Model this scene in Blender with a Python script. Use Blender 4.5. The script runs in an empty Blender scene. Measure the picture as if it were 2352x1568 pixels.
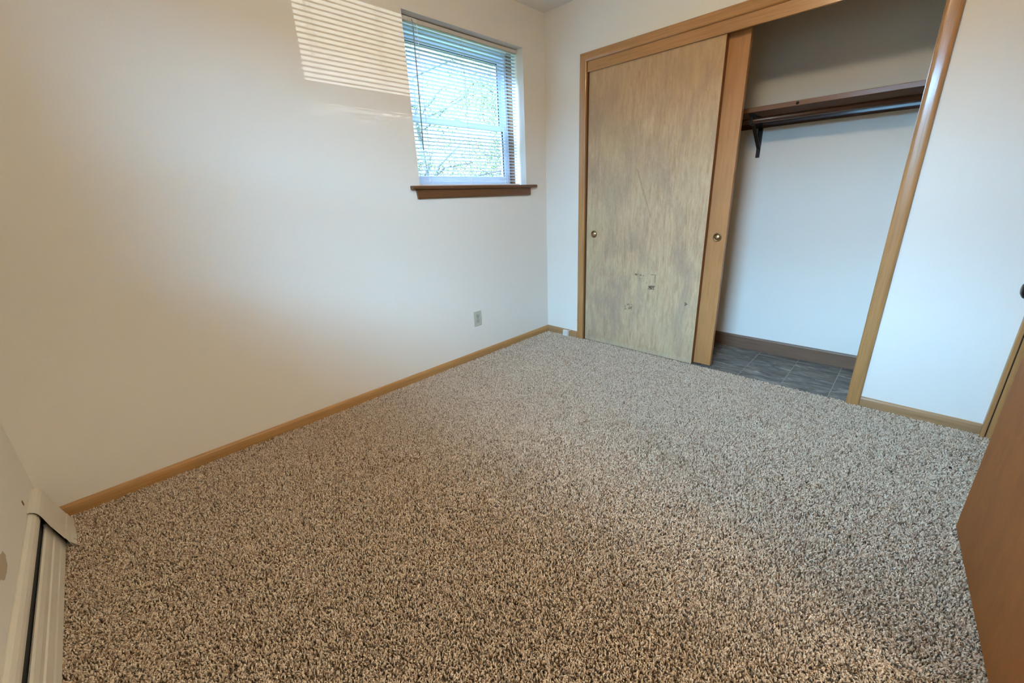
import bpy, bmesh, math, random
from mathutils import Vector, Matrix
random.seed(7)
C = bpy.context.scene
COL = C.collection
PI = math.pi

# ------------------------------------------------------------------ camera
cam_d = bpy.data.cameras.new('camera')
cam = bpy.data.objects.new('camera', cam_d); COL.objects.link(cam)
cam.location = (-2.75, -2.2894, 1.1743)
cam.rotation_euler = (1.23857, 0.03961, -0.80428)
cam_d.sensor_fit = 'HORIZONTAL'; cam_d.sensor_width = 36.0
cam_d.lens = 36.0 * 932.2936 / 2352.0
cam_d.shift_x = -7.478 / 2352.0
cam_d.shift_y = -6.802 / 2352.0
cam_d.clip_start = 0.02
C.camera = cam

# ------------------------------------------------------------------ look
C.view_settings.view_transform = 'Standard'
C.view_settings.look = 'None'
C.view_settings.gamma = 1.0
C.view_settings.use_curve_mapping = False
C.view_settings.exposure = 0.05
C.cycles.use_denoising = True
C.cycles.max_bounces = 9
C.cycles.diffuse_bounces = 6
C.cycles.transparent_max_bounces = 12
C.cycles.sample_clamp_indirect = 6.0
C.cycles.caustics_reflective = False
C.cycles.caustics_refractive = False

# ------------------------------------------------------------------ world: bright hazy sky
W = bpy.data.worlds.new('sky'); C.world = W
W.use_nodes = True
bg = W.node_tree.nodes['Background']
bg.inputs['Color'].default_value = (0.80, 0.93, 1.0, 1)
bg.inputs['Strength'].default_value = 2.0

# low sun on the horizon, coming level through the left window
sd = bpy.data.lights.new('sun', 'SUN'); sun = bpy.data.objects.new('sun', sd); COL.objects.link(sun)
sd.energy = 1.9; sd.angle = math.radians(0.06); sd.color = (1.0, 0.98, 0.93)
sun.location = (-20, -20, 3)
sun.rotation_euler = Vector((1.0, 1.0, 0.0)).to_track_quat('-Z', 'Y').to_euler()

# daylight standing outside the left window
ad = bpy.data.lights.new('daylight_lamp', 'AREA'); al = bpy.data.objects.new('daylight_lamp', ad); COL.objects.link(al)
ad.shape = 'RECTANGLE'; ad.size = 8.0; ad.size_y = 2.8
ad.energy = 9600.0; ad.color = (0.32, 0.655, 1.0)
al.location = (-5.6, -3.6, 3.65)
al.rotation_euler = Vector((1.0, 0.52, -0.74)).to_track_quat('-Z', 'Y').to_euler()

# unseen area lamp added above the back window to brighten the far corner
bd_ = bpy.data.lights.new('daylight_lamp', 'AREA'); bl = bpy.data.objects.new('daylight_lamp', bd_); COL.objects.link(bl)
bd_.shape = 'RECTANGLE'; bd_.size = 4.5; bd_.size_y = 2.0
bd_.energy = 2600.0; bd_.color = (0.55, 0.80, 1.0)
bl.location = (-1.6, 2.6, 4.9)
bl.rotation_euler = Vector((0.15, -0.62, -0.78)).to_track_quat('-Z', 'Y').to_euler()

LAMP_COLOR = (1.0, 0.76, 0.44); LAMP_POWER = 80.0
HALL_COLOR = (1.0, 0.88, 0.68); HALL_POWER = 85.0

# ------------------------------------------------------------------ helpers
def tag(o, label=None, cat=None, group=None, kind=None):
    if label: o['label'] = label
    if cat: o['category'] = cat
    if group: o['group'] = group
    if kind: o['kind'] = kind
    return o

def empty(name, loc, label=None, cat=None, group=None, kind=None):
    o = bpy.data.objects.new(name, None); COL.objects.link(o)
    o.location = loc; o.empty_display_size = 0.1
    return tag(o, label, cat, group, kind)

def world_of(o):
    m = Matrix.LocRotScale(o.location, o.rotation_euler, o.scale)
    if o.parent: m = world_of(o.parent) @ o.matrix_parent_inverse @ m
    return m

def obj(name, bm, mat, parent=None, smooth=False, bevel=0.0, label=None, cat=None, group=None, kind=None):
    bmesh.ops.recalc_face_normals(bm, faces=bm.faces)
    me = bpy.data.meshes.new(name); bm.to_mesh(me); bm.free()
    if mat: me.materials.append(mat)
    if smooth:
        for p in me.polygons: p.use_smooth = True
    o = bpy.data.objects.new(name, me); COL.objects.link(o)
    if parent:
        o.parent = parent
        o.matrix_parent_inverse = world_of(parent).inverted()
    if bevel:
        md = o.modifiers.new('bevel', 'BEVEL'); md.width = bevel; md.segments = 2
        md.limit_method = 'ANGLE'; md.angle_limit = math.radians(40)
    return tag(o, label, cat, group, kind)

def box(bm, x0, x1, y0, y1, z0, z1):
    x0, x1 = min(x0, x1), max(x0, x1); y0, y1 = min(y0, y1), max(y0, y1); z0, z1 = min(z0, z1), max(z0, z1)
    v = [bm.verts.new(p) for p in ((x0,y0,z0),(x1,y0,z0),(x1,y1,z0),(x0,y1,z0),(x0,y0,z1),(x1,y0,z1),(x1,y1,z1),(x0,y1,z1))]
    for f in ((0,3,2,1),(4,5,6,7),(0,1,5,4),(1,2,6,5),(2,3,7,6),(3,0,4,7)): bm.faces.new([v[i] for i in f])
    return v

def bx(*a):
    bm = bmesh.new(); box(bm, *a); return bm

def extr(bm, prof, fn, t0, t1):
    """prism: profile points (a, b), fn(a, b, t) -> point; t0/t1 numbers or functions of (a, b)"""
    g = lambda t, a, b: t(a, b) if callable(t) else t
    A = [bm.verts.new(fn(a, b, g(t0, a, b))) for a, b in prof]
    B = [bm.verts.new(fn(a, b, g(t1, a, b))) for a, b in prof]
    n = len(prof)
    for i in range(n):
        j = (i + 1) % n
        bm.faces.new((A[i], A[j], B[j], B[i]))
    bm.faces.new(A); bm.faces.new(B[::-1])
    return bm

def tube(bm, pts, radii, n=10, caps=True):
    rings = []
    for i, p in enumerate(pts):
        p = Vector(p)
        d = (Vector(pts[min(i+1, len(pts)-1)]) - Vector(pts[max(i-1, 0)])).normalized()
        up = Vector((0,0,1)) if abs(d.z) < 0.9 else Vector((1,0,0))
        a = d.cross(up).normalized(); b = d.cross(a)
        r = radii[i] if hasattr(radii, '__len__') else radii
        rings.append([bm.verts.new(p + (a*math.cos(2*PI*k/n) + b*math.sin(2*PI*k/n))*r) for k in range(n)])
    for i in range(len(rings)-1):
        for k in range(n):
            bm.faces.new((rings[i][k], rings[i][(k+1)%n], rings[i+1][(k+1)%n], rings[i+1][k]))
    if caps:
        bm.faces.new(rings[0][::-1]); bm.faces.new(rings[-1])
    return bm

def lathe(bm, prof, origin, axis, n=32):
    """prof: (r, h) along axis"""
    ax = Vector(axis).normalized()
    up = Vector((0,0,1)) if abs(ax.z) < 0.9 else Vector((1,0,0))
    a = ax.cross(up).normalized(); b = ax.cross(a); o = Vector(origin)
    rings = []
    for r, h in prof:
        if r < 1e-6: rings.append([bm.verts.new(o + ax*h)])
        else: rings.append([bm.verts.new(o + ax*h + (a*math.cos(2*PI*k/n) + b*math.sin(2*PI*k/n))*r) for k in range(n)])
    for i in range(len(rings)-1):
        p, q = rings[i], rings[i+1]
        for k in range(n):
            j = (k+1) % n
            if len(p) == 1 and len(q) == 1: continue
            if len(p) == 1: bm.faces.new((p[0], q[k], q[j]))
            elif len(q) == 1: bm.faces.new((p[k], p[j], q[0]))
            else: bm.faces.new((p[k], p[j], q[j], q[k]))
    return bm

# ------------------------------------------------------------------ materials
class N:
    def __init__(s, name):
        s.m = bpy.data.materials.new(name); s.m.use_nodes = True
        s.t = s.m.node_tree; s.b = s.t.nodes['Principled BSDF']
    def node(s, typ, **kw):
        n = s.t.nodes.new(typ)
        for k, v in kw.items(): setattr(n, k, v)
        return n
    def link(s, a, b): s.t.links.new(a, b)
    def val(s, sock, v):
        if hasattr(v, 'is_linked') or isinstance(v, bpy.types.NodeSocket): s.link(v, sock)
        else: sock.default_value = v
    def math(s, op, a, b=0.0, c=0.0):
        n = s.node('ShaderNodeMath', operation=op)
        s.val(n.inputs[0], a); s.val(n.inputs[1], b); s.val(n.inputs[2], c)
        return n.outputs[0]
    def coord(s, scale=(1,1,1), loc=(0,0,0), rot=(0,0,0)):
        tc = s.node('ShaderNodeTexCoord'); mp = s.node('ShaderNodeMapping')
        mp.inputs['Scale'].default_value = scale; mp.inputs['Location'].default_value = loc; mp.inputs['Rotation'].default_value = rot
        s.link(tc.outputs['Object'], mp.inputs['Vector']); return mp.outputs[0]
    def noise(s, vec, scale=1.0, detail=4.0, rough=0.55, dist=0.0):
        n = s.node('ShaderNodeTexNoise'); s.link(vec, n.inputs['Vector'])
        n.inputs['Scale'].default_value = scale; n.inputs['Detail'].default_value = detail
        n.inputs['Roughness'].default_value = rough; n.inputs['Distortion'].default_value = dist
        return n.outputs['Fac']
    def ramp(s, fac, stops):
        r = s.node('ShaderNodeValToRGB'); s.link(fac, r.inputs[0])
        e = r.color_ramp.elements
        while len(e) < len(stops): e.new(0.5)
        for i, (p, c) in enumerate(stops):
            e[i].position = p; e[i].color = (*c, 1) if len(c) == 3 else c
        return r.outputs[0]
    def mix(s, fac, a, b, blend='MIX'):
        n = s.node('ShaderNodeMix', data_type='RGBA', blend_type=blend)
        s.val(n.inputs[0], fac)
        for i, v in ((6, a), (7, b)):
            if isinstance(v, tuple): n.inputs[i].default_value = (*v, 1)
            else: s.link(v, n.inputs[i])
        return n.outputs[2]
    def bump(s, h, strength=0.3, dist=0.002):
        n = s.node('ShaderNodeBump'); n.inputs['Strength'].default_value = strength; n.inputs['Distance'].default_value = dist
        s.link(h, n.inputs['Height']); s.link(n.outputs[0], s.b.inputs['Normal'])
    def base(s, c):
        if isinstance(c, tuple): s.b.inputs['Base Color'].default_value = (*c, 1)
        else: s.link(c, s.b.inputs['Base Color'])
    def set(s, rough=0.5, metal=0.0, spec=0.5, coat=0.0, coat_r=0.15):
        s.b.inputs['Roughness'].default_value = rough; s.b.inputs['Metallic'].default_value = metal
        s.b.inputs['Specular IOR Level'].default_value = spec
        s.b.inputs['Coat Weight'].default_value = coat; s.b.inputs['Coat Roughness'].default_value = coat_r
        return s.m

def mul(c, k): return tuple(x*k for x in c)

def plain(name, c, rough=0.5, metal=0.0, spec=0.5, var=0.06, scale=40.0):
    n = N(name); f = n.noise(n.coord(), scale, 3)
    n.base(n.ramp(f, [(0.3, mul(c, 1-var)), (0.7, mul(c, 1+var))]))
    return n.set(rough, metal, spec)

def paint(name, c, bump=0.25, rough=0.75):
    n = N(name); v = n.coord()
    big = n.noise(v, 1.3, 3); fine = n.noise(v, 260, 3, 0.6)
    n.base(n.ramp(big, [(0.3, mul(c, 0.975)), (0.7, c)]))
    n.bump(n.math('ADD', fine, n.math('MULTIPLY', n.noise(v, 70, 2), 0.8)), bump, 0.0012)
    n.set(rough, 0, 0.25); return n

def wood(name, c, axis, dark=0.55, across=38.0, along=1.6, rough=0.34, coat=0.5, contrast=1.0, blotch=0.18, hue=(1.06, 0.98, 0.88)):
    n = N(name)
    sc = [across]*3; sc[axis] = along
    v = n.coord(tuple(sc))
    broad = n.noise(v, 0.55, 3, 0.5, 0.8)
    grain = n.noise(v, 2.2, 6, 0.62, 0.4)
    sc2 = [across*9]*3; sc2[axis] = along*4
    pore = n.noise(n.coord(tuple(sc2)), 1.0, 3, 0.6)
    big = n.noise(n.coord((3,3,3)), 1.0, 3)
    lo, hi = mul(c, 1-0.30*contrast), mul(c, 1+0.22*contrast)
    col = n.ramp(grain, [(0.30, lo), (0.5, c), (0.72, hi)])
    col = n.mix(n.math('MULTIPLY', broad, 0.5*contrast), col, tuple(a*b for a, b in zip(c, hue)))
    pm = n.math('MULTIPLY', n.math('GREATER_THAN', pore, 0.60), 0.30*contrast)
    col = n.mix(pm, col, mul(c, dark))
    col = n.mix(n.math('MULTIPLY', n.math('SUBTRACT', big, 0.40), blotch*4), col, mul(c, 0.72))
    n.base(col)
    n.bump(n.math('ADD', grain, n.math('MULTIPLY', pore, 0.5)), 0.12, 0.0008)
    n.set(rough, 0, 0.45, coat, 0.14)
    return n

OAK = (0.42, 0.215, 0.080)
M_wall = paint('wall_paint', (0.80, 0.772, 0.712)).m
M_reveal = paint('reveal_paint', (0.83, 0.82, 0.78), 0.12).m
M_closet = paint('closet_paint', (0.78, 0.76, 0.71), 0.15).m
M_ceil = paint('ceiling_paint', (0.86, 0.86, 0.85), 0.4).m
M_oak_x = wood('oak_along_x', OAK, 0).m
M_oak_y = wood('oak_along_y', OAK, 1).m
M_oak_z = wood('oak_along_z', OAK, 2).m
M_base_x = wood('baseboard_oak_x', (0.42, 0.23, 0.085), 0, across=60, rough=0.5, coat=0.08).m
M_base_y = wood('baseboard_oak_y', (0.36, 0.205, 0.095), 1, across=60, rough=0.5, coat=0.08).m
M_jamb = wood('jamb_dark_z', (0.16, 0.075, 0.03), 2).m
M_sill = wood('walnut_sill_x', (0.135, 0.054, 0.018), 0, across=55, rough=0.4, coat=0.2).m
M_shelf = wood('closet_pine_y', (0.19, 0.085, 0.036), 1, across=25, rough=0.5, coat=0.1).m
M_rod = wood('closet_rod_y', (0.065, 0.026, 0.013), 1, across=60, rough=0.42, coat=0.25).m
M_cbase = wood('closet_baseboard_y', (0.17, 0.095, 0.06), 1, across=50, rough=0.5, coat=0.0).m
M_leaf = wood('birch_leaf_z', (0.31, 0.118, 0.024), 2, across=9, along=3.4, rough=0.55, coat=0.0, contrast=0.6, blotch=0.16).m
M_bd = wood('amber_door_z', (0.43, 0.205, 0.072), 2, across=22, along=2.2, rough=0.48, coat=0.12, contrast=0.55, blotch=0.12).m
M_vinyl = plain('window_vinyl', (0.60, 0.71, 0.84), 0.4, var=0.03)
M_slat = plain('blind_vinyl', (0.48, 0.54, 0.65), 0.45, var=0.03)
M_head = plain('headrail_enamel', (0.66, 0.64, 0.61), 0.4, var=0.03)
M_rail = plain('bottom_rail_vinyl', (0.80, 0.79, 0.82), 0.4, var=0.02)
M_wand = plain('wand_grey_plastic', (0.20, 0.21, 0.23), 0.25)
M_cord = plain('cord_white', (0.72, 0.74, 0.78), 0.8)
M_black = plain('black_gasket', (0.012, 0.012, 0.012), 0.7)
M_iron = plain('black_iron', (0.012, 0.011, 0.011), 0.45, 0.3)
M_brass = plain('brass', (0.62, 0.47, 0.30), 0.28, 1.0, var=0.05)
M_brass_d = plain('aged_brass', (0.26, 0.17, 0.08), 0.38, 1.0, var=0.1)
M_knob = plain('dark_bronze', (0.06, 0.065, 0.07), 0.3, 1.0, var=0.2)
M_ivory = plain('ivory_plastic', (0.47, 0.47, 0.39), 0.4, var=0.03)
M_ivory_d = plain('ivory_recept', (0.40, 0.41, 0.35), 0.4, var=0.03)
M_white = plain('white_plastic', (0.72, 0.71, 0.68), 0.4, var=0.03)
M_screw = plain('screw_metal', (0.35, 0.33, 0.3), 0.4, 1.0)
M_debris = plain('dark_debris', (0.02, 0.015, 0.012), 0.9)
M_edge = wood('door_edge_z', (0.22, 0.085, 0.025), 2, across=40, rough=0.6, coat=0).m
M_nail = plain('nail_hole', (0.012, 0.006, 0.003), 0.9)

def heater_mat():
    n = N('heater_enamel'); v = n.coord()
    c = (0.70, 0.65, 0.56)
    col = n.ramp(n.noise(v, 8, 4), [(0.3, mul(c, 0.94)), (0.7, c)])
    sm = n.math('GREATER_THAN', n.noise(v, 55, 5, 0.7), 0.73)
    col = n.mix(n.math('MULTIPLY', sm, 0.35), col, (0.30, 0.24, 0.17))
    n.base(col); return n.set(0.42, 0, 0.4)
M_heat = heater_mat()

def left_wall_mat():
    """same paint with a tan scuff low on the wall above the heater"""
    n = paint('wall_paint_scuffed', (0.80, 0.772, 0.712))
    tc = n.node('ShaderNodeTexCoord'); sp = n.node('ShaderNodeSeparateXYZ'); n.link(tc.outputs['Object'], sp.inputs[0])
    a = n.math('DIVIDE', n.math('ADD', sp.outputs[1], 0.665), 0.060)
    b = n.math('DIVIDE', n.math('SUBTRACT', sp.outputs[2], 0.279), 0.026)
    r = n.math('SQRT', n.math('ADD', n.math('MULTIPLY', a, a), n.math('MULTIPLY', b, b)))
    r = n.math('ADD', r, n.math('MULTIPLY', n.math('SUBTRACT', n.noise(n.coord(), 60, 4), 0.5), 0.7))
    old = n.b.inputs['Base Color'].links[0].from_socket
    n.base(n.mix(n.math('MULTIPLY', n.math('LESS_THAN', r, 1.0), 0.8), old, (0.40, 0.30, 0.17)))
    return n.m
M_wall_left = left_wall_mat()

def worn_door():
    """bleached flush plywood: grey-tan streaks, olive patches, dark scratches and scuffs of their own shape"""
    n = N('bleached_plywood_z')
    v = n.coord((48, 48, 7.0)); vf = n.coord((190, 190, 34)); vb = n.coord((3.4, 3.4, 1.5))
    g = n.noise(v, 1.2, 6, 0.62, 0.6); f = n.noise(vf, 1.0, 4, 0.65); b = n.noise(vb, 1.6, 4, 0.55, 0.6)
    c0 = (0.50, 0.352, 0.212)
    col = n.ramp(g, [(0.28, (0.35, 0.245, 0.148)), (0.5, c0), (0.72, (0.58, 0.44, 0.285))])
    col = n.mix(n.math('MULTIPLY', n.math('SUBTRACT', b, 0.45), 3.2), col, (0.335, 0.24, 0.178))
    b2 = n.noise(n.coord((3.0, 3.0, 1.2), (5, 2, 1)), 1.3, 3)
    col = n.mix(n.math('MULTIPLY', n.math('SUBTRACT', b2, 0.5), 2.0), col, (0.47, 0.385, 0.23))
    col = n.mix(n.math('MULTIPLY', n.math('GREATER_THAN', f, 0.60), 0.32), col, (0.56, 0.48, 0.35))
    col = n.mix(n.math('MULTIPLY', n.math('LESS_THAN', f, 0.38), 0.30), col, (0.22, 0.155, 0.09))
    # warmer colour towards the head
    tc = n.node('ShaderNodeTexCoord'); sp = n.node('ShaderNodeSeparateXYZ'); n.link(tc.outputs['Object'], sp.inputs[0])
    Y, Z = sp.outputs[1], sp.outputs[2]
    up = n.node('ShaderNodeMapRange'); n.link(Z, up.inputs[0]); up.inputs[1].default_value = 1.25; up.inputs[2].default_value = 2.0
    up.inputs[3].default_value = 0.0; up.inputs[4].default_value = 0.55
    col = n.mix(n.math('MULTIPLY', up.outputs[0], n.math('ADD', b2, 0.35)), col, (0.48, 0.285, 0.135))
    jag = n.math('MULTIPLY', n.math('SUBTRACT', n.noise(n.coord(), 75, 4, 0.7), 0.5), 0.022)
    def rect(y, z, hy, hz, jj=1.0):
        dy = n.math('SUBTRACT', n.math('ABSOLUTE', n.math('SUBTRACT', Y, y)), hy)
        dz = n.math('SUBTRACT', n.math('ABSOLUTE', n.math('SUBTRACT', Z, z)), hz)
        return n.math('ADD', n.math('MAXIMUM', dy, dz), n.math('MULTIPLY', jag, jj))
    def apply(mask, k, c, col): return n.mix(n.math('MULTIPLY', mask, k), col, c)
    speck = n.math('GREATER_THAN', n.noise(n.coord(), 120, 4, 0.7), 0.50)
    # dark torn patch (left) and taped rectangle outline (right)
    m1 = n.math('MULTIPLY', n.math('LESS_THAN', rect(-0.865, 0.608, 0.035, 0.006, 1.6), 0.0), speck)
    col = apply(m1, 0.85, (0.05, 0.032, 0.022), col)
    m1b = n.math('MULTIPLY', n.math('LESS_THAN', rect(-0.90, 0.575, 0.035, 0.022, 2.2), 0.0), n.math('GREATER_THAN', n.noise(n.coord(), 90, 4, 0.7), 0.56))
    col = apply(m1b, 0.55, (0.10, 0.07, 0.045), col)
    o = rect(-0.955, 0.575, 0.036, 0.042, 0.35)
    ring = n.math('LESS_THAN', n.math('ABSOLUTE', o), 0.0022)
    ring = n.math('MULTIPLY', ring, n.math('GREATER_THAN', n.noise(n.coord(), 34, 3), 0.49))
    col = apply(ring, 0.75, (0.07, 0.048, 0.034), col)
    col = apply(n.math('LESS_THAN', o, -0.004), 0.12, (0.56, 0.45, 0.32), col)
    m3 = n.math('MULTIPLY', n.math('LESS_THAN', rect(-0.965, 0.524, 0.022, 0.013, 1.7), 0.0), n.math('GREATER_THAN', n.noise(n.coord(), 90, 4, 0.7), 0.44))
    col = apply(m3, 0.9, (0.035, 0.022, 0.016), col)
    m4 = n.math('MULTIPLY', n.math('LESS_THAN', rect(-0.792, 0.355, 0.030, 0.024, 2.4), 0.0), n.math('GREATER_THAN', n.noise(n.coord(), 60, 4, 0.7), 0.50))
    col = apply(m4, 0.7, (0.10, 0.07, 0.05), col)
    # triangular chip
    tz = n.math('SUBTRACT', Z, 0.438); ty = n.math('SUBTRACT', Y, -1.228)
    tri = n.math('MAXIMUM', n.math('SUBTRACT', n.math('ABSOLUTE', tz), n.math('MULTIPLY', n.math('ADD', ty, 0.011), 0.75)), n.math('SUBTRACT', ty, 0.010))
    col = apply(n.math('LESS_THAN', tri, 0.0), 0.8, (0.075, 0.055, 0.045), col)
    # a long curved scratch
    sc = n.math('SUBTRACT', Y, n.math('ADD', -0.865, n.math('MULTIPLY', n.math('SINE', n.math('MULTIPLY', n.math('SUBTRACT', Z, 1.17), 4.2)), 0.095)))
    m5 = n.math('MULTIPLY', n.math('LESS_THAN', n.math('ABSOLUTE', n.math('ADD', sc, n.math('MULTIPLY', jag, 1.2))), 0.005),
                n.math('LESS_THAN', n.math('ABSOLUTE', n.math('SUBTRACT', Z, 1.17)), 0.16))
    col = apply(m5, 0.35, (0.15, 0.10, 0.06), col)
    # dirty foot of the door
    ft = n.math('LESS_THAN', n.math('ADD', Z, n.math('MULTIPLY', n.noise(n.coord((40, 40, 6)), 1.5, 3), -0.09)), 0.0)
    col = apply(ft, 0.25, (0.50, 0.46, 0.33), col)
    n.base(col)
    n.bump(n.math('ADD', g, n.math('MULTIPLY', f, 0.6)), 0.2, 0.001)
    return n.set(0.62, 0, 0.25)
M_fd = worn_door()

def tile_mat():
    n = N('slate_vinyl')
    tc = n.node('ShaderNodeTexCoord'); oi = n.node('ShaderNodeObjectInfo')
    add = n.node('ShaderNodeVectorMath', operation='ADD')
    cmb = n.node('ShaderNodeCombineXYZ'); n.link(n.math('MULTIPLY', oi.outputs['Random'], 37.0), cmb.inputs[0]); n.link(n.math('MULTIPLY', oi.outputs['Random'], 11.0), cmb.inputs[2])
    n.link(tc.outputs['Object'], add.inputs[0]); n.link(cmb.outputs[0], add.inputs[1])
    mp = n.node('ShaderNodeMapping'); mp.inputs['Scale'].default_value = (24, 6.5, 10); n.link(add.outputs[0], mp.inputs[0])
    s = n.noise(mp.outputs[0], 1.0, 6, 0.65, 1.2)
    mp2 = n.node('ShaderNodeMapping'); mp2.inputs['Scale'].default_value = (7, 4, 4); n.link(add.outputs[0], mp2.inputs[0])
    b = n.noise(mp2.outputs[0], 1.0, 3)
    col = n.ramp(s, [(0.30, (0.030, 0.030, 0.030)), (0.46, (0.11, 0.107, 0.10)), (0.58, (0.20, 0.19, 0.17)), (0.70, (0.42, 0.40, 0.35))])
    col = n.mix(n.math('MULTIPLY', n.math('SUBTRACT', b, 0.42), 2.2), col, (0.12, 0.095, 0.075))
    n.base(col); n.bump(s, 0.15, 0.001); return n.set(0.5, 0, 0.4)
M_tile = tile_mat()
M_grout = plain('grout', (0.36, 0.34, 0.31), 0.8)

def glass_mat():
    n = N('window_glass')
    t = n.node('ShaderNodeBsdfTransparent'); t.inputs[0].default_value = (0.96, 0.985, 0.99, 1)
    g = n.node('ShaderNodeBsdfGlossy'); g.inputs['Roughness'].default_value = 0.02
    fr = n.node('ShaderNodeFresnel'); fr.inputs[0].default_value = 1.45
    mx = n.node('ShaderNodeMixShader'); ge = n.node('ShaderNodeNewGeometry')
    n.link(n.math('MULTIPLY', fr.outputs[0], n.math('SUBTRACT', 1.0, ge.outputs['Backfacing'])), mx.inputs[0]); n.link(t.outputs[0], mx.inputs[1]); n.link(g.outputs[0], mx.inputs[2])
    out = n.t.nodes['Material Output']; n.link(mx.outputs[0], out.inputs[0]); return n.m
M_glass = glass_mat()

def emit_mat(name, c, k):
    n = N(name); n.base((0.9, 0.88, 0.82))
    n.b.inputs['Emission Color'].default_value = (*c, 1); n.b.inputs['Emission Strength'].default_value = k
    return n.set(0.5)

def yarn_mat():
    n = N('carpet_yarn'); oi = n.node('ShaderNodeObjectInfo')
    col = n.ramp(oi.outputs['Random'], [(0.0, (0.20, 0.13, 0.082)), (0.22, (0.42, 0.312, 0.226)), (0.5, (0.58, 0.455, 0.35)), (0.8, (0.69, 0.57, 0.45)), (1.0, (0.80, 0.69, 0.57))])
    n.base(col); n.set(0.95, 0, 0.1)
    return n.m
M_yarn = yarn_mat()
M_back = plain('carpet_backing', (0.22, 0.16, 0.11), 0.95, var=0.3, scale=300)

# ------------------------------------------------------------------ room shell
XL, YF, ZC = -3.139, -2.70, 2.44
WX0, WX1, WZ0, WZ1 = -1.223, -0.238, 1.272, 2.185       # window in the back wall
VY0, VY1 = -2.314, -1.329                                # window in the left wall
KY0, KY1, KZ = -0.376, -2.190, 2.066                     # closet rough opening
TH = 0.26

bm = bmesh.new()
box(bm, XL-TH, WX0, 0, TH, -0.1, ZC); box(bm, WX1, 0.72, 0, TH, -0.1, ZC)
box(bm, WX0, WX1, 0, TH, -0.1, WZ0-0.022); box(bm, WX0, WX1, 0, TH, WZ1, ZC)
obj('wall_back', bm, M_wall, kind='structure')
bm = bmesh.new()
box(bm, XL-TH, XL, YF-0.3, VY0, -0.1, ZC); box(bm, XL-TH, XL, VY1, 0, -0.1, ZC)
box(bm, XL-TH, XL, VY0, VY1, -0.1, WZ0-0.022); box(bm, XL-TH, XL, VY0, VY1, WZ1+0.045, ZC)
obj('wall_left', bm, M_wall_left, kind='structure')
bm = bmesh.new()
box(bm, 0, 0.10, KY0, 0, -0.1, ZC); box(bm, 0, 0.10, YF-0.15, KY1, -0.1, ZC); box(bm, 0, 0.10, KY1, KY0, KZ, ZC)
obj('wall_right', bm, M_wall, kind='structure')
bm = bmesh.new()
box(bm, XL, -2.43, YF-0.15, YF, -0.1, ZC); box(bm, -2.43, -1.655, YF-0.15, YF, 2.05, ZC); box(bm, -1.655, -0.82, YF-0.15, YF, -0.1, ZC); box(bm, -0.82, 0, YF-0.15, YF, 2.06, ZC)
obj('wall_front', bm, M_wall, kind='structure')
obj('wall_hall_back', bx(-3.6, -0.5, -4.20, -4.10, -0.1, ZC), M_wall, kind='structure')
obj('wall_hall_left', bx(-3.6, -3.5, -4.10, YF-0.30, -0.1, ZC), M_wall, kind='structure')
obj('wall_hall_right', bx(-0.98, -0.88, -4.10, YF-0.15, -0.1, ZC), M_wall, kind='structure')
obj('floor_hall', bx(-3.5, -0.98, -4.10, YF-0.15, -0.05, 0.004), M_back, kind='structure')
obj('ceiling_hall', bx(-3.6, -0.5, -4.20, YF-0.30, ZC, ZC+0.1), M_ceil, kind='structure')
obj('wall_closet_back', bx(0.60, 0.72, -2.36, 0, -0.1, ZC), M_closet, kind='structure')
obj('wall_closet_right', bx(0.10, 0.60, -2.36, -2.26, -0.1, ZC), M_closet, kind='structure')
obj('wall_closet_left', bx(0.10, 0.60, -0.06, 0, -0.1, ZC), M_closet, kind='structure')
obj('ceiling', bx(XL-TH, 0.72, YF-0.3, TH, ZC, ZC+0.1), M_ceil, kind='structure')
bm = bmesh.new()
box(bm, XL, -0.001, YF-0.15, 0, -0.05, 0.0)
floor = obj('floor', bm, M_back, kind='structure')
cf = obj('floor_closet', bx(0.0, 0.60, -2.26, -0.06, -0.05, -0.0022), M_grout, kind='structure')

# closet tiles, laid one by one
xs = [0.0, 0.030, 0.280, 0.530, 0.60]
ys = [-2.26]
y = -2.092
while y < -0.06: ys.append(y); y += 0.245
ys.append(-0.06)
g = 0.0019
first = None
for i in range(len(xs)-1):
    for j in range(len(ys)-1):
        bm = bmesh.new()
        box(bm, xs[i]+g, xs[i+1]-g, ys[j]+g, ys[j+1]-g, -0.004, 0.0)
        obj('tile', bm, M_tile, cf, bevel=0.0006)

# ------------------------------------------------------------------ carpet pile
def tuft():
    bm = bmesh.new()
    tube(bm, [(0,0,-0.001), (0.0004,0.0002,0.0045), (0.0022,0.0006,0.0088), (0.0056,0.0010,0.0115), (0.0090,0.0012,0.0124)], [0.0013, 0.0017, 0.0017, 0.0015, 0.0007], n=5)
    for v in bm.verts:   # a little twist
        a = v.co.z*120; r = Matrix.Rotation(a, 3, 'Z'); c = Vector((0.002*(v.co.z/0.011)**2, 0, 0))
        p = Vector((v.co.x, v.co.y, 0)) - c; p = r @ p; v.co.x, v.co.y = p.x + c.x, p.y + c.y
    me = bpy.data.meshes.new('tuft'); bm.to_mesh(me); bm.free(); me.materials.append(M_yarn)
    for p in me.polygons: p.use_smooth = True
    return bpy.data.objects.new('tuft', me)

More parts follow.
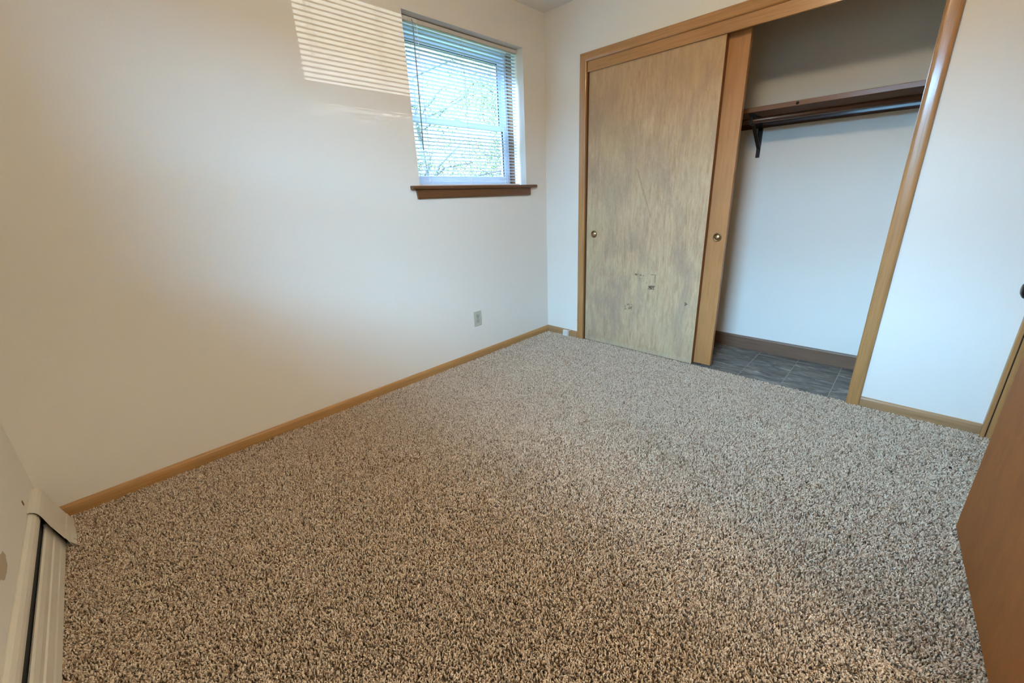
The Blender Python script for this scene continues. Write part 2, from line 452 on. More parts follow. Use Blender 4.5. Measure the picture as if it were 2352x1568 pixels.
def carpet():
    bm = bmesh.new()
    pts = [(XL, YF+0.002), (-0.03, YF+0.002), (-0.03, YF-0.06), (-0.006, YF-0.06)]
    def quad(x0, x1, y0, y1):
        v = [bm.verts.new(p) for p in ((x0,y0,0.0005),(x1,y0,0.0005),(x1,y1,0.0005),(x0,y1,0.0005))]; bm.faces.new(v)
    quad(XL+0.004, -0.012, YF+0.002, -0.012)
    quad(-0.80, -0.032, YF-0.06, YF+0.002)
    quad(-0.012, 0.004, -2.178, -0.395)
    me = bpy.data.meshes.new('carpet_pile'); bm.to_mesh(me); bm.free(); me.materials.append(M_back)
    o = bpy.data.objects.new('carpet_pile', me); COL.objects.link(o); o.parent = floor; o['kind'] = 'stuff'
    t = tuft()
    ng = bpy.data.node_groups.new('pile', 'GeometryNodeTree')
    ng.interface.new_socket('Geometry', in_out='INPUT', socket_type='NodeSocketGeometry')
    ng.interface.new_socket('Geometry', in_out='OUTPUT', socket_type='NodeSocketGeometry')
    nd = ng.nodes; L = ng.links.new
    gi = nd.new('NodeGroupInput'); go = nd.new('NodeGroupOutput')
    dp = nd.new('GeometryNodeDistributePointsOnFaces'); dp.distribute_method = 'RANDOM'
    dp.inputs['Density'].default_value = 56000.0; dp.inputs['Seed'].default_value = 3
    L(gi.outputs[0], dp.inputs['Mesh'])
    oi = nd.new('GeometryNodeObjectInfo'); oi.inputs['Object'].default_value = t
    ip = nd.new('GeometryNodeInstanceOnPoints')
    L(dp.outputs['Points'], ip.inputs['Points']); L(oi.outputs['Geometry'], ip.inputs['Instance'])
    # lie of the pile: worn lanes lean further over
    pos = nd.new('GeometryNodeInputPosition')
    nz = nd.new('ShaderNodeTexNoise'); nz.inputs['Scale'].default_value = 3.0; nz.inputs['Detail'].default_value = 4.0
    L(pos.outputs[0], nz.inputs['Vector'])
    mr = nd.new('ShaderNodeMapRange'); L(nz.outputs['Fac'], mr.inputs[0]); mr.inputs[1].default_value = 0.35; mr.inputs[2].default_value = 0.68
    mr.inputs[3].default_value = 0.12; mr.inputs[4].default_value = 0.50
    rt = nd.new('FunctionNodeRandomValue'); rt.data_type = 'FLOAT'; rt.inputs[2].default_value = 0.0; rt.inputs[3].default_value = 1.0; rt.inputs['Seed'].default_value = 5
    ml = nd.new('ShaderNodeMath'); ml.operation = 'MULTIPLY_ADD'; L(rt.outputs[1], ml.inputs[0]); ml.inputs[1].default_value = 0.55; L(mr.outputs[0], ml.inputs[2])
    rz = nd.new('FunctionNodeRandomValue'); rz.data_type = 'FLOAT'; rz.inputs[2].default_value = 0.0; rz.inputs[3].default_value = 2*PI; rz.inputs['Seed'].default_value = 9
    cx = nd.new('ShaderNodeCombineXYZ'); L(ml.outputs[0], cx.inputs[0]); L(rz.outputs[1], cx.inputs[2])
    e2r = nd.new('FunctionNodeEulerToRotation'); L(cx.outputs[0], e2r.inputs[0])
    L(e2r.outputs[0], ip.inputs['Rotation'])
    rs = nd.new('FunctionNodeRandomValue'); rs.data_type = 'FLOAT'; rs.inputs[2].default_value = 0.85; rs.inputs[3].default_value = 1.3; rs.inputs['Seed'].default_value = 13
    L(rs.outputs[1], ip.inputs['Scale'])
    jg = nd.new('GeometryNodeJoinGeometry'); L(gi.outputs[0], jg.inputs[0]); L(ip.outputs[0], jg.inputs[0])
    L(jg.outputs[0], go.inputs[0])
    md = o.modifiers.new('pile', 'NODES'); md.node_group = ng
carpet()

# ------------------------------------------------------------------ baseboards
BBP = [(0,0), (0.012,0), (0.0125,0.044), (0.011,0.056), (0.007,0.064), (0.003,0.0672), (0,0.0672)]
bm = bmesh.new(); extr(bm, BBP, lambda a, b, t: (t, -a, b), -3.135, lambda a, b: -a)
obj('baseboard_back', bm, M_base_x, kind='structure')
bm = bmesh.new(); extr(bm, BBP, lambda a, b, t: (-a, t, b), -0.3305, lambda a, b: -a)
obj('baseboard_right', bm, M_base_y, kind='structure')
bm = bmesh.new(); extr(bm, BBP, lambda a, b, t: (-a, t, b), -2.688, -2.2372)
obj('baseboard_right', bm, M_base_y, kind='structure')
CBP = [(0,0), (0.013,0), (0.013,0.088), (0.009,0.098), (0,0.100)]
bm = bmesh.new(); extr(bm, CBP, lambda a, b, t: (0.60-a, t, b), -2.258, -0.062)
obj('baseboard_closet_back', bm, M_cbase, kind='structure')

# ------------------------------------------------------------------ closet casing, jambs, fascia
CP = [(0, 0)] + [(0.02825 - 0.02825*math.copysign(abs(math.cos(PI*k/18))**0.62, math.cos(PI*k/18)), 0.0045 + 0.0120*math.sin(PI*k/18)**0.7) for k in range(19)] + [(0.0565, 0)]
t1 = empty('trim_1', (-0.01, -0.36, 0), kind='structure')
bm = bmesh.new(); extr(bm, CP, lambda a, b, t: (-b, -0.331-a, t), 0.004, lambda a, b: 2.108-a)
cl = obj('casing_leg', bm, M_oak_z, t1)
bm = bmesh.new(); extr(bm, CP, lambda a, b, t: (-b, -2.2365+a, t), 0.004, lambda a, b: 2.108-a)
obj('casing_leg', bm, M_oak_z, t1)
bm = bmesh.new(); extr(bm, CP, lambda a, b, t: (-b, t, 2.108-a), lambda a, b: -2.2365+a, lambda a, b: -0.331-a)
obj('casing_head', bm, M_oak_y, t1)
obj('jamb', bx(0.0, 0.10, -0.392, -0.376, 0.002, 2.05), M_jamb, t1)
obj('jamb', bx(0.0, 0.10, -2.190, -2.178, 0.002, 2.05), M_oak_z, t1)
obj('jamb_head', bx(0.014, 0.10, -2.178, -0.392, 2.05, 2.066), M_jamb, t1)
bm = bmesh.new(); lathe(bm, [(0, 0.0008), (0.0022, 0.0004), (0.0026, 0)], (-0.0150, -0.343, 0.174), (-1,0,0), 10)
box(bm, -0.0155, -0.0140, -0.343, -0.332, 0.1732, 0.1749)
obj('nail_hole', bm, M_nail, cl)
obj('trim_2', bx(-0.002, 0.012, -2.178, -0.3915, 1.9885, 2.054), M_oak_y, kind='structure', bevel=0.0015)

# corner trim round the doorway beside the closet wall, with its closed door
t3 = empty('trim_3', (-0.02, -2.70, 0), kind='structure')
obj('casing_leg', bx(-0.030, -0.0005, -2.704, -2.6885, 0.004, 2.108), M_base_y if False else M_oak_z, t3, bevel=0.003)
obj('jamb', bx(-0.0285, -0.0005, -2.83, -2.7075, 0.004, 2.06), M_oak_z, t3)
obj('jamb_gap', bx(-0.022, -0.0005, -2.7075, -2.704, 0.004, 2.06), M_nail, t3)
d4 = empty('door_1', (-0.4, -2.78, 0), kind='structure')
obj('door_panel', bx(-0.82, -0.030, -2.80, -2.765, 0.015, 2.05), M_leaf, d4)

# ------------------------------------------------------------------ sliding doors
def slab(y0, y1, z0, z1, xf, xb, hole, mat, parent, name='door_panel'):
    """flush slab, front face at xf with a round hole for the finger pull"""
    bm = bmesh.new()
    fr = [bm.verts.new(p) for p in ((xf,y0,z0),(xf,y1,z0),(xf,y1,z1),(xf,y0,z1))]
    bk = [bm.verts.new(p) for p in ((xb,y0,z0),(xb,y1,z0),(xb,y1,z1),(xb,y0,z1))]
    hy, hz, r = hole; n = 32
    ci = [bm.verts.new((xf, hy+r*math.cos(2*PI*k/n), hz+r*math.sin(2*PI*k/n))) for k in range(n)]
    cb = [bm.verts.new((xf+0.016, hy+r*math.cos(2*PI*k/n), hz+r*math.sin(2*PI*k/n))) for k in range(n)]
    ed = [bm.edges.new((fr[i], fr[(i+1)%4])) for i in range(4)] + [bm.edges.new((ci[k], ci[(k+1)%n])) for k in range(n)]
    bmesh.ops.triangle_fill(bm, edges=ed, use_beauty=True)
    for f in list(bm.faces):
        c = f.calc_center_median()
        if (c.y-hy)**2 + (c.z-hz)**2 < (r*0.9)**2: bm.faces.remove(f)
    for k in range(n): bm.faces.new((ci[k], ci[(k+1)%n], cb[(k+1)%n], cb[k]))
    bm.faces.new(cb)
    bm.faces.new(bk[::-1])
    for i in range(4): bm.faces.new((fr[i], fr[(i+1)%4], bk[(i+1)%4], bk[i]))
    return obj(name, bm, mat, parent)

def pull(y, z, x, r, parent):
    bm = bmesh.new()
    lathe(bm, [(r*0.80, 0.0005), (r*0.84, 0.0022), (r*0.95, 0.0026), (r*1.04, 0.0015), (r*1.06, -0.0003)], (x, y, z), (-1,0,0), 36)
    ring = obj('finger_pull', bm, M_brass_d, parent, smooth=True, label='round aged brass finger pull')
    bm = bmesh.new()
    lathe(bm, [(r*0.81, 0.0008), (r*0.80, -0.007), (r*0.76, -0.008), (r*0.74, -0.005), (r*0.68, -0.0015), (r*0.55, 0.0018), (r*0.38, 0.0042), (r*0.2, 0.0056), (0, 0.0060)], (x, y, z), (-1,0,0), 36)
    obj('pull_cup', bm, M_brass, ring, smooth=True)

d1 = empty('door_2', (0.03, -0.85, 0), kind='structure')
slab(-1.3035, -0.3985, 0.0145, 2.03, 0.012, 0.051, (-0.4655, 0.8875, 0.0262), M_fd, d1)
pull(-0.4655, 0.8875, 0.012, 0.026, d1)
bm = bmesh.new(); box(bm, 0.0125, 0.0508, -1.3048, -1.3035, 0.0145, 2.03)
obj('edge_strip', bm, M_edge, d1, label='dark brown stained door edge')
d2 = empty('door_3', (0.07, -1.0, 0), kind='structure')
slab(-1.4155, -0.512, 0.0135, 2.03, 0.058, 0.090, (-1.3640, 0.8875, 0.0262), M_bd, d2)
pull(-1.3640, 0.8875, 0.058, 0.026, d2)

# ------------------------------------------------------------------ open door leaf, lower right
ax = Vector((-0.874, -2.589, 0)); bxp = Vector((-1.503, -2.6275, 0)); dr = (bxp-ax).normalized(); nrm = Vector((-dr.y, dr.x, 0))
if nrm.y < 0: nrm = -nrm
def leaf_pt(s, d, z): return tuple(ax + dr*s + nrm*d + Vector((0,0,z)))
d3 = empty('door_4', leaf_pt(0.4, 0, 0), kind='structure')
bm = bmesh.new()
extr(bm, [(0,0),(0.76,0),(0.76,-0.035),(0,-0.035)], lambda a, b, t: leaf_pt(a, b, t), 0.016, 2.04)
obj('door_panel', bm, M_leaf, d3, bevel=0.0012)
kn = bmesh.new()
lathe(kn, [(0.0,0.002),(0.033,0.002),(0.034,0.006),(0.029,0.010),(0.012,0.012),(0.0105,0.030),(0.018,0.036),(0.0255,0.043),(0.0275,0.052),(0.0245,0.060),(0.014,0.066),(0,0.067)], leaf_pt(0.060, -0.004, 0.873), nrm, 32)
obj('door_knob', kn, M_knob, d3, smooth=True, label='round dark metal door knob')

# ------------------------------------------------------------------ windows
def win_map1(u, d, z): return (u, d, z)
def win_map2(u, d, z): return (XL-d, u, z)

def window(idx, mp, u0, u1, z0, z1, meet, xb=0.0, xt=0.0):
    def B(bm, a0, a1, d0, d1, c0, c1):
        p = mp(a0, d0, c0); q = mp(a1, d1, c1); box(bm, p[0], q[0], p[1], q[1], p[2], q[2])
    def b1(*a):
        bm = bmesh.new(); B(bm, *a); return bm
    w = empty('window_%d' % idx, mp((u0+u1)/2, 0.0, z0), kind='structure')
    e = 0.0006
    bm = bmesh.new()   # painted drywall return
    B(bm, u0-0.0005, u0+0.003, -0.0, 0.118, z0, z1); B(bm, u1-0.003, u1+0.0005, -0.0, 0.118, z0, z1); B(bm, u0, u1, -0.0, 0.118, z1-0.003, z1+0.0005)
    obj('reveal', bm, M_reveal, w)
    for a, b in ((u0, u0+0.004), (u1-0.004, u1)):
        obj('jamb', b1(a, b, 0.118, 0.176, z0, z1), M_jamb, w)
    f = bmesh.new()
    B(f, u0, u0+0.024, 0.175, 0.25, z0, z1); B(f, u1-0.024, u1, 0.175, 0.25, z0, z1)
    B(f, u0+0.024, u1-0.024, 0.175, 0.25, z1-0.034, z1); B(f, u0+0.024, u1-0.024, 0.175, 0.25, z0, z0+0.024)
    B(f, u0+0.024, u0+0.030, 0.205, 0.212, z0, z1); B(f, u1-0.030, u1-0.024, 0.205, 0.212, z0, z1)
    obj('window_frame', f, M_vinyl, w, bevel=0.002)
    def sash(d0, d1, c0, c1, top, bot, st):
        s = bmesh.new(); a, b = u0+0.025, u1-0.025
        B(s, a, a+st, d0, d1, c0, c1); B(s, b-st, b, d0, d1, c0, c1)
        B(s, a+st, b-st, d0, d1, c1-top, c1); B(s, a+st, b-st, d0, d1, c0, c0+bot)
        so = obj('sash', s, M_vinyl, w, bevel=0.0025)
        k = bmesh.new(); i0, i1, j0, j1 = a+st, b-st, c0+bot, c1-top; gk = 0.0035; dd = d0+0.002
        B(k, i0, i0+gk, dd, dd+0.01, j0, j1); B(k, i1-gk, i1, dd, dd+0.01, j0, j1); B(k, i0, i1, dd, dd+0.01, j1-gk*0.7, j1)
        obj('gasket', k, M_black, so)
        dm = (d0+d1)/2+0.003
        obj('glass_pane', b1(i0, i1, dm, dm+0.004, j0, j1), M_glass, so)
        return so
    sash(0.181, 0.206, z0+0.024, meet-0.004, 0.036+xt, 0.046, 0.032)       # lower, inner
    up = sash(0.212, 0.237, meet-0.036, z1-0.034, 0.032, 0.036+xb, 0.032)       # upper, outer
    lk = bmesh.new(); B(lk, (u0+u1)/2-0.03, (u0+u1)/2+0.03, 0.184, 0.206, meet-0.004, meet+0.006)
    obj('sash_lock', lk, M_vinyl, w, bevel=0.003)
    # stool and apron
    st = bmesh.new()
    prof = [(-0.030,-0.019),(-0.033,-0.010),(-0.030,-0.002),(-0.026,0.0),(0.0,0.0),(0.0,-0.021),(-0.026,-0.021)]
    extr(st, prof, lambda a, b, t: mp(t, a, z0-0.001+b), u0-0.067, u1+0.090)
    B(st, u0+0.0008, u1-0.0008, 0.0, 0.176, z0-0.0215, z0-0.001)
    obj('window_sill', st, M_sill if idx == 1 else M_shelf, w, label='dark walnut stained sill board')
    ap = bmesh.new()
    extr(ap, [(0,0),(-0.016,0),(-0.016,-0.046),(-0.012,-0.054),(0,-0.054)], lambda a, b, t: mp(t, a, z0-0.0225+b),
         lambda a, b: u0-0.031 + (-b)*0.12, lambda a, b: u1+0.028 - (-b)*0.02)
    obj('window_apron', ap, M_sill if idx == 1 else M_shelf, w)
    return w

def blind(name, mp, u0, u1, z0, z1, tilt, label, n=40, pitch=0.0214, ladders=(), wand_u=None, clip=True):
    def B(bm, a0, a1, d0, d1, c0, c1):
        p = mp(a0, d0, c0); q = mp(a1, d1, c1); box(bm, p[0], q[0], p[1], q[1], p[2], q[2])
    r = empty(name, mp((u0+u1)/2, 0.07, z1), label, 'blind')
    h = bmesh.new()
    B(h, u0, u1, 0.054, 0.056, z1-0.030, z1-0.0085); B(h, u0, u1, 0.084, 0.086, z1-0.030, z1-0.004); B(h, u0, u1, 0.054, 0.086, z1-0.031, z1-0.029)
    B(h, u0, u1, 0.0525, 0.0545, z1-0.0105, z1-0.0085)
    obj('headrail', h, M_head, r)
    if clip:
        c = bmesh.new(); B(c, u0+0.012, u0+0.125, 0.0515, 0.054, z1-0.029, z1-0.008)
        obj('headrail_label', c, M_cord, r)
    s = bmesh.new(); K = 6
    ct, sn = math.cos(tilt), math.sin(tilt)
    up, dn = [], []
    for k in range(K+1):
        a = -0.0125 + 0.025*k/K; c = 0.0021*(1-(a/0.0125)**2)
        for lst, o in ((up, 0.0003), (dn, -0.0003)):
            lst.append((a*ct - (c+o)*sn, a*sn + (c+o)*ct))
    zt = z1-0.048
    extr(s, up + dn[::-1], lambda a, b, t: mp(t, 0.070+a, zt+b), u0+0.002, u1-0.003)
    so = obj('slat', s, M_slat, r)
    for i in range(1, n):
        c = so.copy(); COL.objects.link(c); c.parent = r; c.matrix_parent_inverse = so.matrix_parent_inverse.copy()
        c.location.z = so.location.z - pitch*i
    zb = zt - pitch*n + 0.002
    b = bmesh.new(); B(b, u0+0.001, u1-0.002, 0.0585, 0.0815, zb-0.013, zb)
    obj('bottom_rail', b, M_rail, r, bevel=0.003)
    for lu in ladders:
        c = bmesh.new()
        for dd in (0.0562, 0.0838): B(c, lu-0.0009, lu+0.0009, dd-0.0005, dd+0.0005, zb, z1-0.03)
        B(c, lu+0.006, lu+0.0072, 0.0695, 0.0707, zb, z1-0.03)
        obj('ladder_cord', c, M_cord, r)
    if wand_u is not None:
        w = bmesh.new()
        tube(w, [mp(wand_u, 0.052, z1-0.016), mp(wand_u+0.001, 0.044, z1-0.030), mp(wand_u+0.0005, 0.044, z1-0.060)], 0.0016, 6)
        tube(w, [mp(wand_u+0.0005, 0.044, z1-0.055), mp(wand_u-0.004, 0.0445, 1.83), mp(wand_u-0.012, 0.046, 1.482)], [0.0030, 0.0032, 0.0034], 6)
        obj('tilt_wand', w, M_wand, r)
    return r

window(1, win_map1, WX0, WX1, WZ0, WZ1, 1.706)
blind('window_blind', win_map1, WX0+0.008, WX1-0.012, WZ0, WZ1, math.radians(-4),
      'white mini blind with open slats in the back wall window', ladders=(-1.085, -0.748, -0.385), wand_u=-1.122)
window(2, win_map2, VY0, VY1, WZ0, WZ1+0.045, 1.738, 0.020, 0.030)
blind('window_blind', win_map2, VY0+0.008, VY1-0.012, WZ0, WZ1+0.045, math.radians(17),
      'white mini blind on the left wall, above the baseboard heater', pitch=0.0228, n=39, ladders=(-2.20, -1.84, -1.47), clip=False)

# ------------------------------------------------------------------ closet shelf, rod, bracket
sh = empty('closet_shelf', (0.45, -1.2, 1.62), 'dark stained wooden shelf board high across the open closet', 'shelf')
bm = bmesh.new()
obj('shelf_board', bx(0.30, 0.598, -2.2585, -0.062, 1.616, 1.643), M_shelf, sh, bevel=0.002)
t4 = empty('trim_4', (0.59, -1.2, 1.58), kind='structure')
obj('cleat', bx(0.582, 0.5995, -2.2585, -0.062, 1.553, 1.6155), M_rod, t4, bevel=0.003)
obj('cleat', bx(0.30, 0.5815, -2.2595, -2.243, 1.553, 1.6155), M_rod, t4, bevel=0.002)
bm = bmesh.new(); lathe(bm, [(0, 0.001), (0.006, 0.0009), (0.0085, 0.0)], (0.30, -1.635, 1.629), (-1, 0, 0), 14)
obj('wood_knot', bm, M_nail, sh)
rd = empty('closet_rod', (0.36, -1.2, 1.575), 'dark round wooden hanging rod under the closet shelf', 'rod')
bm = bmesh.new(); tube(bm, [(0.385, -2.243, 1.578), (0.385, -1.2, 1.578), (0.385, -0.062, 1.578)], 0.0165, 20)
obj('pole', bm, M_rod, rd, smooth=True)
bm = bmesh.new(); lathe(bm, [(0.0168, 0.0), (0.026, 0.0), (0.026, 0.012), (0.0168, 0.014)], (0.385, -2.243, 1.578), (0, 1, 0), 20)
obj('rod_socket', bm, M_rod, rd, smooth=True)
br = empty('shelf_bracket', (0.585, -1.385, 1.45), 'black metal bracket under the left end of the closet shelf', 'bracket')
bm = bmesh.new(); box(bm, 0.5745, 0.5815, -1.397, -1.373, 1.44, 1.615); box(bm, 0.592, 0.5995, -1.397, -1.373, 1.372, 1.552)
box(bm, 0.5745, 0.5995, -1.397, -1.373, 1.535, 1.5525)
obj('wall_plate', bm, M_iron, br, bevel=0.001)
obj('shelf_arm', bx(0.33, 0.5745, -1.397, -1.373, 1.609, 1.6155), M_iron, br, bevel=0.001)
bm = bmesh.new(); extr(bm, [(-0.397+-1.0, 0), (-1.375, 0), (-1.375, 0.008), (-1.397, 0.008)], lambda a, b, t: (0.345+(0.592-0.345)*t, a, 1.605+(1.425-1.605)*t+b), 0.0, 1.0)
obj('brace', bm, M_iron, br)
bm = bmesh.new(); box(bm, 0.352, 0.420, -1.393, -1.377, 1.553, 1.562); box(bm, 0.352, 0.360, -1.393, -1.377, 1.562, 1.612)
obj('rod_hook', bm, M_iron, br)

# ------------------------------------------------------------------ wall outlet
ow = empty('wall_outlet', (-0.835, 0, 0.324), 'grey ivory double outlet plate low on the back wall', 'outlet')
bm = bmesh.new(); box(bm, -0.8705, -0.7995, -0.0055, 0.0, 0.2665, 0.3810)
pl = obj('cover_plate', bm, M_ivory, ow, bevel=0.003)
for zc in (0.3435, 0.3035):
    bm = bmesh.new()
    pr = []
    for k in range(24):
        a = 2*PI*k/24; pr.append((0.0172*math.cos(a), max(-0.0135, min(0.0135, 0.0172*math.sin(a)))))
    extr(bm, pr, lambda a, b, t: (-0.835+a, t, zc+b), -0.0072, -0.005)
    rc = obj('receptacle', bm, M_ivory_d, ow)
    bm = bmesh.new(); box(bm, -0.8425, -0.8405, -0.0076, -0.007, zc-0.001, zc+0.009); box(bm, -0.8290, -0.8272, -0.0076, -0.007, zc-0.001, zc+0.007)
    lathe(bm, [(0.0026, 0.0), (0.0026, 0.0006), (0, 0.0006)], (-0.835, -0.007, zc-0.0075), (0,-1,0), 12)
    obj('slot', bm, M_black, rc)
bm = bmesh.new(); lathe(bm, [(0.0034,0),(0.0032,0.0010),(0,0.0014)], (-0.835,-0.0055,0.3237), (0,-1,0), 14)
obj('screw', bm, M_screw, ow)

# ------------------------------------------------------------------ phone jack on baseboard
pj = empty('phone_jack', (-0.03, -0.20, 0.02), 'small white surface jack box on the baseboard beside the closet casing', 'jack')
bm = bmesh.new(); box(bm, -0.036, -0.0128, -0.246, -0.196, 0.013, 0.064)
obj('box', bm, M_white, pj, bevel=0.003)
bm = bmesh.new(); box(bm, -0.0375, -0.036, -0.240, -0.202, 0.019, 0.058)
obj('cover', bm, M_white, pj, bevel=0.001)
bm = bmesh.new(); tube(bm, [(-0.02, -0.246, 0.056), (-0.0165, -0.252, 0.062), (-0.0035, -0.258, 0.072), (-0.0025, -0.262, 0.079)], 0.0018, 6)
obj('wire_stub', bm, M_cord, pj)

# ------------------------------------------------------------------ baseboard heater
ht = empty('baseboard_heater', (-3.12, -1.2, 0), 'cream metal baseboard heater along the left wall, end cap at corner', 'heater')
H0, H1 = -2.55, -0.20
def shell(pts, th=0.0014):
    """thin folded sheet from an open profile"""
    off = []
    for i, p in enumerate(pts):
        a = pts[max(i-1,0)]; b = pts[min(i+1,len(pts)-1)]
        d = Vector((b[0]-a[0], b[1]-a[1])).normalized(); off.append((p[0]+d.y*th, p[1]-d.x*th))
    return pts + off[::-1]
def hx(prof): return [(XL + a, b) for a, b in prof]
M3 = lambda a, b, t: (a, t, b)
hood = hx([(0.0005,0.020),(0.0005,0.200),(0.004,0.2005),(0.012,0.195),(0.018,0.184),(0.0205,0.172),(0.0200,0.160),(0.017,0.156)])
bm = bmesh.new(); extr(bm, shell(hood), M3, H0, H1)
obj('back_hood', bm, M_heat, ht)
front = hx([(0.013,0.110),(0.015,0.119),(0.019,0.121),(0.0235,0.116),(0.028,0.098),(0.0285,0.078),(0.032,0.074),(0.0365,0.046),(0.039,0.040),(0.043,0.016),(0.035,0.012)])
bm = bmesh.new(); extr(bm, shell(front), M3, H0, H1)
obj('front_panel', bm, M_heat, ht)
bm = bmesh.new(); box(bm, XL+0.003, XL+0.012, H0, H1, 0.02, 0.18)
obj('fin_core', bm, M_black, ht)
bm = bmesh.new()
cap = hx([(0.0005,0.207),(0.008,0.2072),(0.018,0.200),(0.0245,0.189),(0.0285,0.175),(0.0370,0.125),(0.0395,0.118),(0.0530,0.062),(0.0560,0.056),(0.0660,0.006)])
extr(bm, shell(cap, 0.0016), M3, -0.250, -0.062)
side = hx([(0.0005,0.004),(0.0005,0.207),(0.008,0.2072),(0.018,0.200),(0.0245,0.189),(0.0285,0.175),(0.0370,0.125),(0.0530,0.062),(0.0660,0.006)])
extr(bm, side, M3, -0.0635, -0.062)
ec = obj('end_cap', bm, M_heat, ht)
bm = bmesh.new()
v = [bm.verts.new(p) for p in ((XL+0.0610,-0.120,0.034),(XL+0.0600,-0.249,0.040),(XL+0.0830,-0.268,0.018),(XL+0.0740,-0.254,0.012),(XL+0.0680,-0.120,0.012))]
w = [bm.verts.new((p.co.x-0.0016, p.co.y, p.co.z-0.001)) for p in v]
bm.faces.new(v); bm.faces.new(w[::-1])
for i in range(5): bm.faces.new((v[i], v[(i+1)%5], w[(i+1)%5], w[i]))
obj('bent_lip', bm, M_heat, ec)
bm = bmesh.new(); lathe(bm, [(0.0035,0),(0.003,0.0012),(0,0.0016)], (XL+0.0665,-0.215,0.022), (1,0,0.35), 12)
obj('screw', bm, M_screw, ec)
bm = bmesh.new(); box(bm, XL+0.0005, XL+0.0018, -0.233, -0.223, 0.232, 0.248)
obj('mounting_slot', bm, M_edge, ec)

# ------------------------------------------------------------------ speck on the carpet
DEB = (-0.448, -2.583)
bm = bmesh.new(); bmesh.ops.create_icosphere(bm, subdivisions=2, radius=0.006)
for v in bm.verts: v.co = Vector((v.co.x*1.5, v.co.y*0.9, v.co.z*0.8)) * random.uniform(0.8, 1.15) + Vector((DEB[0], DEB[1], 0.0185))
obj('carpet_debris', bm, M_debris, label='tiny dark speck lying on the carpet near the open door', cat='debris')

# ------------------------------------------------------------------ ceiling light (above the frame)
M_glow = emit_mat('lamp_glow', LAMP_COLOR, LAMP_POWER)
M_glow_hall = emit_mat('lamp_glow_hall', HALL_COLOR, HALL_POWER)
def dome_light(x, y, glow, label, k=1.0):
    cl = empty('ceiling_light', (x, y, ZC), label, 'light', 'frosted dome ceiling lights')
    bm = bmesh.new(); lathe(bm, [(0,0),(0.165*k,0),(0.165*k,-0.018),(0.150*k,-0.024),(0,-0.024)], (x, y, ZC-0.0005), (0,0,1), 32)
    obj('base', bm, M_white, cl)
    bm = bmesh.new(); lathe(bm, [(0.150*k,-0.024),(0.146*k,-0.050),(0.120*k,-0.080),(0.070*k,-0.100),(0,-0.107)], (x, y, ZC-0.0005), (0,0,1), 32)
    obj('lamp_shade', bm, glow, cl, smooth=True)
dome_light(-1.50, -1.70, M_glow, 'frosted dome ceiling light in the middle of the carpeted room')
dome_light(-1.95, -3.55, M_glow_hall, 'larger frosted dome ceiling light in the hallway beyond the doorway', 1.25)

# ------------------------------------------------------------------ outdoors
n_ = N('grass'); n_.base(n_.ramp(n_.noise(n_.coord(), 2.0, 5), [(0.3, (0.10, 0.14, 0.04)), (0.7, (0.22, 0.25, 0.10))])); M_grass = n_.set(0.95, 0, 0.1)
obj('ground', bx(-40, 40, -40, 40, -0.8, -0.6), M_grass, kind='structure')
M_bark = plain('bark', (0.20, 0.19, 0.20), 0.9, var=0.3, scale=20)
n_ = N('leaf'); oi = n_.coord(); n_.base(n_.ramp(n_.noise(oi, 3.0, 3), [(0.3, (0.11, 0.20, 0.07)), (0.5, (0.20, 0.33, 0.14)), (0.7, (0.36, 0.46, 0.22))]))
n_.b.inputs['Transmission Weight'].default_value = 0.0
M_foliage = n_.set(0.7, 0, 0.2)

def leaves(bm, centre, rad, n, size, rnd):
    for _ in range(n):
        while True:
            p = Vector((rnd.uniform(-1,1), rnd.uniform(-1,1), rnd.uniform(-1,1)))
            if p.length < 1: break
        p = Vector((p.x*rad[0], p.y*rad[1], p.z*rad[2])) + Vector(centre)
        a = Vector((rnd.gauss(0,1), rnd.gauss(0,1), rnd.gauss(0,1))).normalized(); b = a.orthogonal().normalized()
        c = a.cross(b); s = size*rnd.uniform(0.6, 1.3)
        m = p + c*s*0.15
        v = [bm.verts.new(q) for q in (p - b*s, m - a*s*0.45, p + b*s, m + a*s*0.45)]
        bm.faces.new(v)

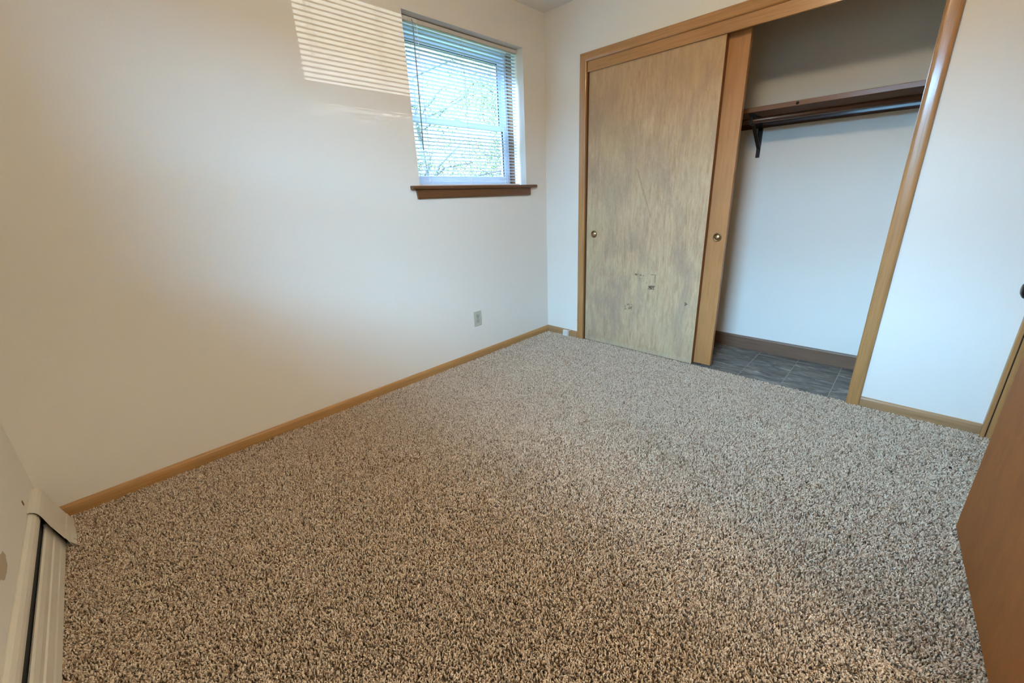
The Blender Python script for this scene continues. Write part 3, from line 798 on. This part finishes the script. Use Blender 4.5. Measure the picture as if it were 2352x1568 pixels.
def tree(name, base, height, crown_r, n, size, label, seed, low=0.2, trunk=0.11):
    rnd = random.Random(seed)
    t = empty(name, base, label, 'tree')
    bm = bmesh.new(); bp = Vector(base)
    top = bp + Vector((rnd.uniform(-0.3,0.3), rnd.uniform(-0.3,0.3), height*0.9))
    tube(bm, [bp, bp.lerp(top, 0.4)+Vector((0.08,0.05,0)), bp.lerp(top, 0.7), top], [trunk*1.3, trunk, trunk*0.6, 0.02], 8)
    obj('trunk', bm, M_bark, t)
    fol = bmesh.new(); bb = bmesh.new()
    for k in range(26):
        f = rnd.uniform(low, 0.95); st = bp.lerp(top, f)
        an = rnd.uniform(0, 2*PI); ln = crown_r*(1.1-0.6*f)*rnd.uniform(0.6, 1.1)
        d = Vector((math.cos(an), math.sin(an), rnd.uniform(0.15, 0.8))).normalized()
        e = st + d*ln; mid = st.lerp(e, 0.5) + Vector((rnd.uniform(-.1,.1), rnd.uniform(-.1,.1), rnd.uniform(-.05,.15)))
        tube(bb, [st, mid, e], [0.028, 0.017, 0.006], 5)
        for _ in range(3):
            q = st.lerp(e, rnd.uniform(0.4, 1)) ; w = q + Vector((rnd.gauss(0,.3), rnd.gauss(0,.3), rnd.gauss(0.1,.25)))
            tube(bb, [q, w], [0.008, 0.003], 4)
        leaves(fol, tuple(mid.lerp(e, 0.5)), (ln*0.5, ln*0.5, ln*0.36), n//26, size, rnd)
    obj('branches', bb, M_bark, t)
    obj('foliage', fol, M_foliage, t, kind='stuff')

tree('garden_tree', (1.66, 4.0, -0.6), 5.0, 2.0, 15000, 0.027, 'leafy garden tree outside, its trunk at the left of the window view', 3, trunk=0.035)
tree('garden_tree', (5.6, 5.4, -0.6), 4.6, 3.0, 20000, 0.032, 'leafy garden tree outside, its crown in the right half of the window', 11, trunk=0.05)
tree('garden_tree', (4.3, 13.2, -0.6), 6.0, 3.4, 20000, 0.045, 'larger leafy tree behind the two nearer garden trees', 23, trunk=0.06)
# unseen clipped greenery added outside the left window, shaped to cut the lowest sun
hd = empty('sun_block_hedge', (-7.0, -4.5, -0.6), 'added leafy sun blocker, unseen beyond the left wall', 'sun_block_hedge')
bm = bmesh.new(); extr(bm, [(-0.35,-0.6),(0.35,-0.6),(0.30,1.50),(0.12,1.56),(-0.12,1.56),(-0.30,1.50)], lambda a, b, t: (-7.2+a, t, b), -10.0, 0.5)
obj('sun_block_body', bm, M_foliage, hd)
bm = bmesh.new(); rnd = random.Random(5)
for _ in range(24000):
    yy = rnd.uniform(-9.9, 0.4); top = 0.10 + 0.07*max(0.0, min(1.0, (-yy-5.65)/0.25))
    p = Vector((-7.2+rnd.uniform(-0.3, 0.3), yy, 1.52 + (top+0.05)*(1-math.sqrt(rnd.random()))*1.0 + rnd.uniform(0, 0.03)))
    a = Vector((rnd.gauss(0,1), rnd.gauss(0,1), rnd.gauss(0,1))).normalized(); b = a.orthogonal(); q = rnd.uniform(0.009, 0.017)
    bm.faces.new([bm.verts.new(r) for r in (p-b*q, p-a*q*0.5, p+b*q, p+a*q*0.5)])
obj('foliage', bm, M_foliage, hd, kind='stuff')
